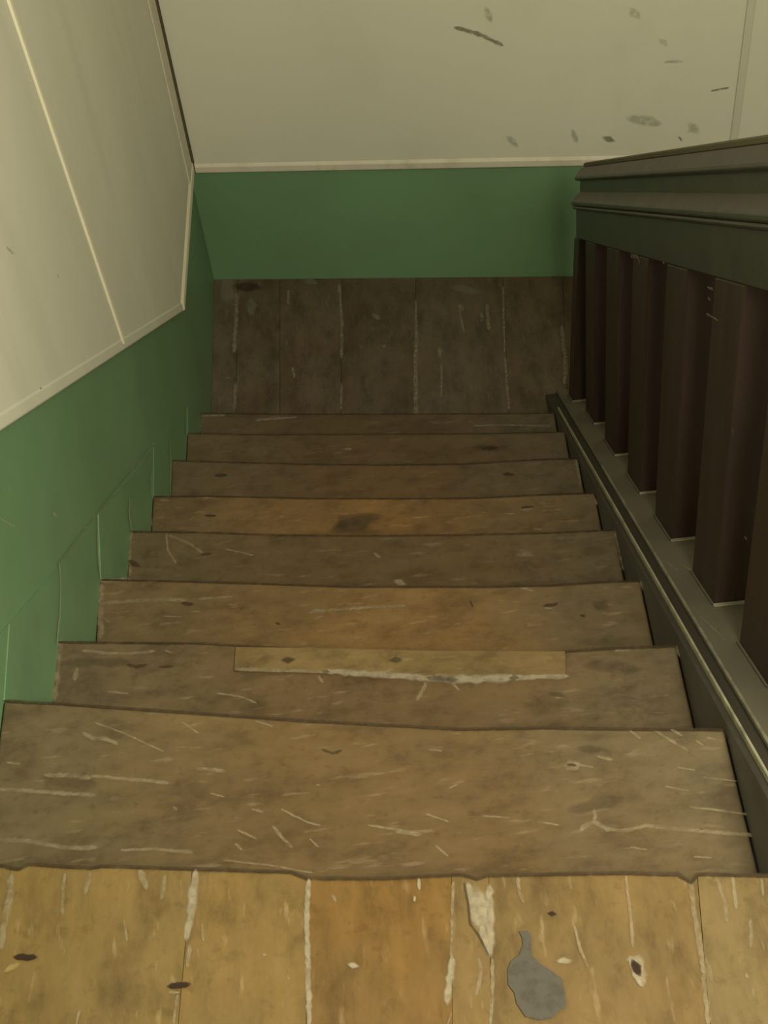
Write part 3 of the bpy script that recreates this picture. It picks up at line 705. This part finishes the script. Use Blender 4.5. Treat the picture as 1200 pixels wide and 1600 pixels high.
# skirting pieces on the wall side, one to each step, green like the wall
NY = [NOSE[k][0][1] for k in range(9)]
TK = {0: (0.17, 0.055), 1: (0.44, -0.145), 2: (0.704, -0.335), 3: (0.964, -0.515), 4: (1.232, -0.715), 5: (1.475, -0.880), 6: (1.69, -1.030), 7: (1.92, -1.20), 8: (2.14, -1.35)}
for k in range(0, 8):
    pts = [(NY[k], NZ[k]), TK[k], TK[k + 1], (NY[k + 1], NZ[k + 1]), (NY[k] - .03, NZ[k + 1])]
    v, f = prism([(0.0003, y, z) for y, z in pts], (0.0014 + 0.0012 * (k % 2), 0, 0))
    link('skirting_piece', v, f, SKIRT, stair)

# ------------------------------------------------------------------ balustrade
bal = empty('balustrade', (1.005, 0.95, zst(0.95)))
tag(bal, 'dark brown painted stair balustrade with flat balusters and moulded handrail', 'railing')
def zr(y): return 0.42 - 0.75 * (y - 0.534)
def rl(y0=-0.12, y1=2.01): return [(y0, zr(y0), -9), (y1, zr(y1), -9)]
def rail(name, prof, m, **kw):
    v, f = sweep(prof, rl()); return link(name, v, f, m, bal, **kw)
rail('handrail', [(0.985, .001), (0.976, -.003), (0.962, -.024), (0.961, -.031), (0.968, -.036), (1.048, -.036), (1.055, -.028), (1.053, -.012), (1.040, .001)], RAIL, bevel=0.002)
rail('rail_top', [(0.982, .0012), (0.982, .009), (0.987, .012), (1.035, .012), (1.040, .009), (1.040, .0012)], GAP)
rail('rail_neck', [(0.974, -.0365), (0.974, -.075), (1.046, -.075), (1.046, -.0365)], RAIL)
rail('rail_moulding', [(0.9735, -.0655), (0.958, -.084), (0.954, -.092), (0.954, -.099), (0.957, -.1025), (0.9735, -.1025)], RAIL, bevel=0.001)
rail('rail_bead', [(0.9735, -.103), (0.958, -.104), (0.956, -.108), (0.958, -.1125), (0.9735, -.113)], RAIL, bevel=0.001)
rail('rail_board', [(0.9645, -.1135), (0.9645, -.197), (1.052, -.197), (1.052, -.1135)], RAIL, bevel=0.002)
BY = [-0.04, 0.245, 0.534, 0.839, 1.129, 1.422, 1.721, 1.985]
for i, y in enumerate(BY):
    y1 = y + (0.145 if i < 7 else 0.085)
    xb, xt = (0.966, 0.966) if i < 7 else (0.950, 0.968)
    th = 0.084 if i < 7 else 0.06
    v = []
    for yy in (y, y1):
        sk2 = -0.006
        v += [(xb, yy, zst(yy) + .0025), (xb + th, yy + sk2 * 0, zst(yy) + .0025), (xt + th, yy, zr(yy) - .1975), (xt, yy, zr(yy) - .1975)]
    f = [[0, 1, 2, 3], [4, 7, 6, 5], [0, 3, 7, 4], [1, 5, 6, 2], [0, 4, 5, 1], [3, 2, 6, 7]]
    bo = link('baluster', v, f, BALU, bal, bevel=0.003)
    # ridge of old paint where the baluster foot meets the capping
    v, f = prism([(xb - .002, y - .008, zst(y) + .0085), (xb + th + .006, y - .008, zst(y) + .0085), (xb + th + .006, y - .001, zst(y) + .0075), (xb - .002, y - .001, zst(y) + .0075)], (0, 0, -0.007))
    sub('paint_ridge', v, f, WORN_LIT2, bo, bevel=0.001)
    v, f = prism([(xb - .004, y, zst(y) + .006), (xb - .0005, y, zst(y) + .006), (xb - .0005, y1, zst(y1) + .006), (xb - .004, y1, zst(y1) + .006)], (0, 0, -0.0035))
    sub('paint_ridge', v, f, STRING, bo)

# ------------------------------------------------------------------ scratches, nails, stains
def ribbon(name, pts, width, m, parent, nrm, lift, issub, jit=1.0):
    P = [Vector(p) for p in pts]; nrm = Vector(nrm)
    Q = []
    for a, b in zip(P, P[1:]):
        if (b - a).length < 1e-5: continue
        n = max(1 if jit < 1 else 2, int((b - a).length / max(.004, width * .8)))
        for t in range(n): Q.append(a.lerp(b, t / n))
    Q.append(P[-1])
    e0 = (Q[0] - Q[1]).normalized() * width * .9; e1 = (Q[-1] - Q[-2]).normalized() * width * .9
    Q = [Q[0] + e0] + Q + [Q[-1] + e1]
    v, f, fade = [], [], []
    for i, q in enumerate(Q):
        t = (Q[min(i + 1, len(Q) - 1)] - Q[max(i - 1, 0)]).normalized()
        s = nrm.cross(t).normalized()
        end = i in (0, len(Q) - 1)
        near = i in (1, len(Q) - 2)
        wj = width * (0.15 if end else 0.7 if near else 1 + random.uniform(-.25, .2) * jit)
        q = q + nrm * lift + s * random.uniform(-.12, .12) * width * jit
        for o, a in ((-.85, 0), (-.38, 1), (.38, 1), (.85, 0)):
            v.append(q + s * o * wj); fade.append(0 if end else a * random.uniform(.75, 1))
    for i in range(len(Q) - 1):
        for j in range(3):
            f.append([4 * i + j, 4 * i + j + 1, 4 * i + j + 5, 4 * i + j + 4])
    o = (sub if issub else link)(name, v, f, m, parent)
    at = o.data.attributes.new('fade', 'FLOAT', 'POINT')
    for i, a in enumerate(fade): at.data[i].value = a
    return o
NAMES = {'palelow': 'scratch', 'pale': 'scratch', 'white': 'splinter', 'yellow': 'splinter', 'dark': 'nail_head', 'hole': 'nail_hole', 'smudge': 'stain', 'smudgepale': 'stain', 'knot': 'knot', 'scuff': 'scuff', 'smudgeB': 'smudge', 'chip': 'paint_chip', 'chipfaint': 'paint_chip', 'chipdark': 'paint_chip'}
LIFT = {'pale': .0006, 'white': .0008, 'dark': .0010, 'hole': .0012, 'smudge': .0004, 'smudgepale': .0004, 'knot': .0005}
nb = Vector((SK, -1, 0)).normalized()
for sf, kind, w, pts in MARKS:
    lift = LIFT.get(kind, .0007) + random.uniform(0, .00015)
    if sf == 'F': par, nrm, s = floor, (0, 0, 1), False; lift += .001
    elif sf == 'L': par, nrm, s = floor2, (0, 0, 1), False; lift += .001
    elif sf == 'C': par, nrm, s = sc, Vector((0, .69, 1)).normalized(), True
    elif sf == 'R': par, nrm, s = bal, (-1, 0, 0), False
    elif sf == 'B': par, nrm, s = wall_b, nb, False
    elif sf in ('W', 'Wp', 'Ws'): par, nrm, s = wall_l, (1, 0, 0), False
    else: par, nrm, s = TREADS[int(sf[1:])], (0, 0, 1), True
    mk = 'palelow' if kind == 'pale' and sf in ('L', 'T6', 'T7', 'T8') else kind
    ribbon(NAMES[kind], pts, w, MK[mk], par, nrm, lift, s)
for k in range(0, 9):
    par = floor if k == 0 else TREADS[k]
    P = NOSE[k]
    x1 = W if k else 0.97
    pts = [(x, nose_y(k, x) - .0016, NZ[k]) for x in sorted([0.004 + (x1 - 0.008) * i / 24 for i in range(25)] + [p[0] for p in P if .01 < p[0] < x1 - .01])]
    ribbon('nosing_dark_line', pts, (.0038 if k < 3 else .0034 if k < 7 else .0026), MK['edge'], par, (0, 0, 1), .0010 if k else .0018, k > 0, .35)  # dark line drawn along each nosing, narrower on the lower treads
# splintered front of the repair strip and its nails
for kind, w, pts in (('white', .008, [(0.40, .468), (0.50, .447), (0.58, .430)]), ('white', .011, [(0.55, .438), (0.60, .428), (0.66, .424)]), ('white', .007, [(0.66, .424), (0.735, .417)]), ('pale', .005, [(0.27, .488), (0.40, .467)])):
    ribbon('splinter', [(x, y, NZ[2] + .0045) for x, y in pts], w, MK[kind], TREADS[2], (0, 0, 1), .0006, True)
for x, y in ((.345, .495), (.50, .475)):
    ribbon('nail_head', [(x - .005, y, NZ[2] + .0046), (x + .005, y - .001, NZ[2] + .0046)], .008, MK['dark'], TREADS[2], (0, 0, 1), .001, True)
# spill of grey paint
cx = sum(p[0] for p in BLOT) / len(BLOT); cy = sum(p[1] for p in BLOT) / len(BLOT)
v = [(p[0], p[1], .0022) for p in BLOT]
f = [list(range(len(BLOT)))]
o = link('stain', v, f, MK['blot'], floor)
at = o.data.attributes.new('fade', 'FLOAT', 'POINT')
for i in range(len(v)): at.data[i].value = 1.0
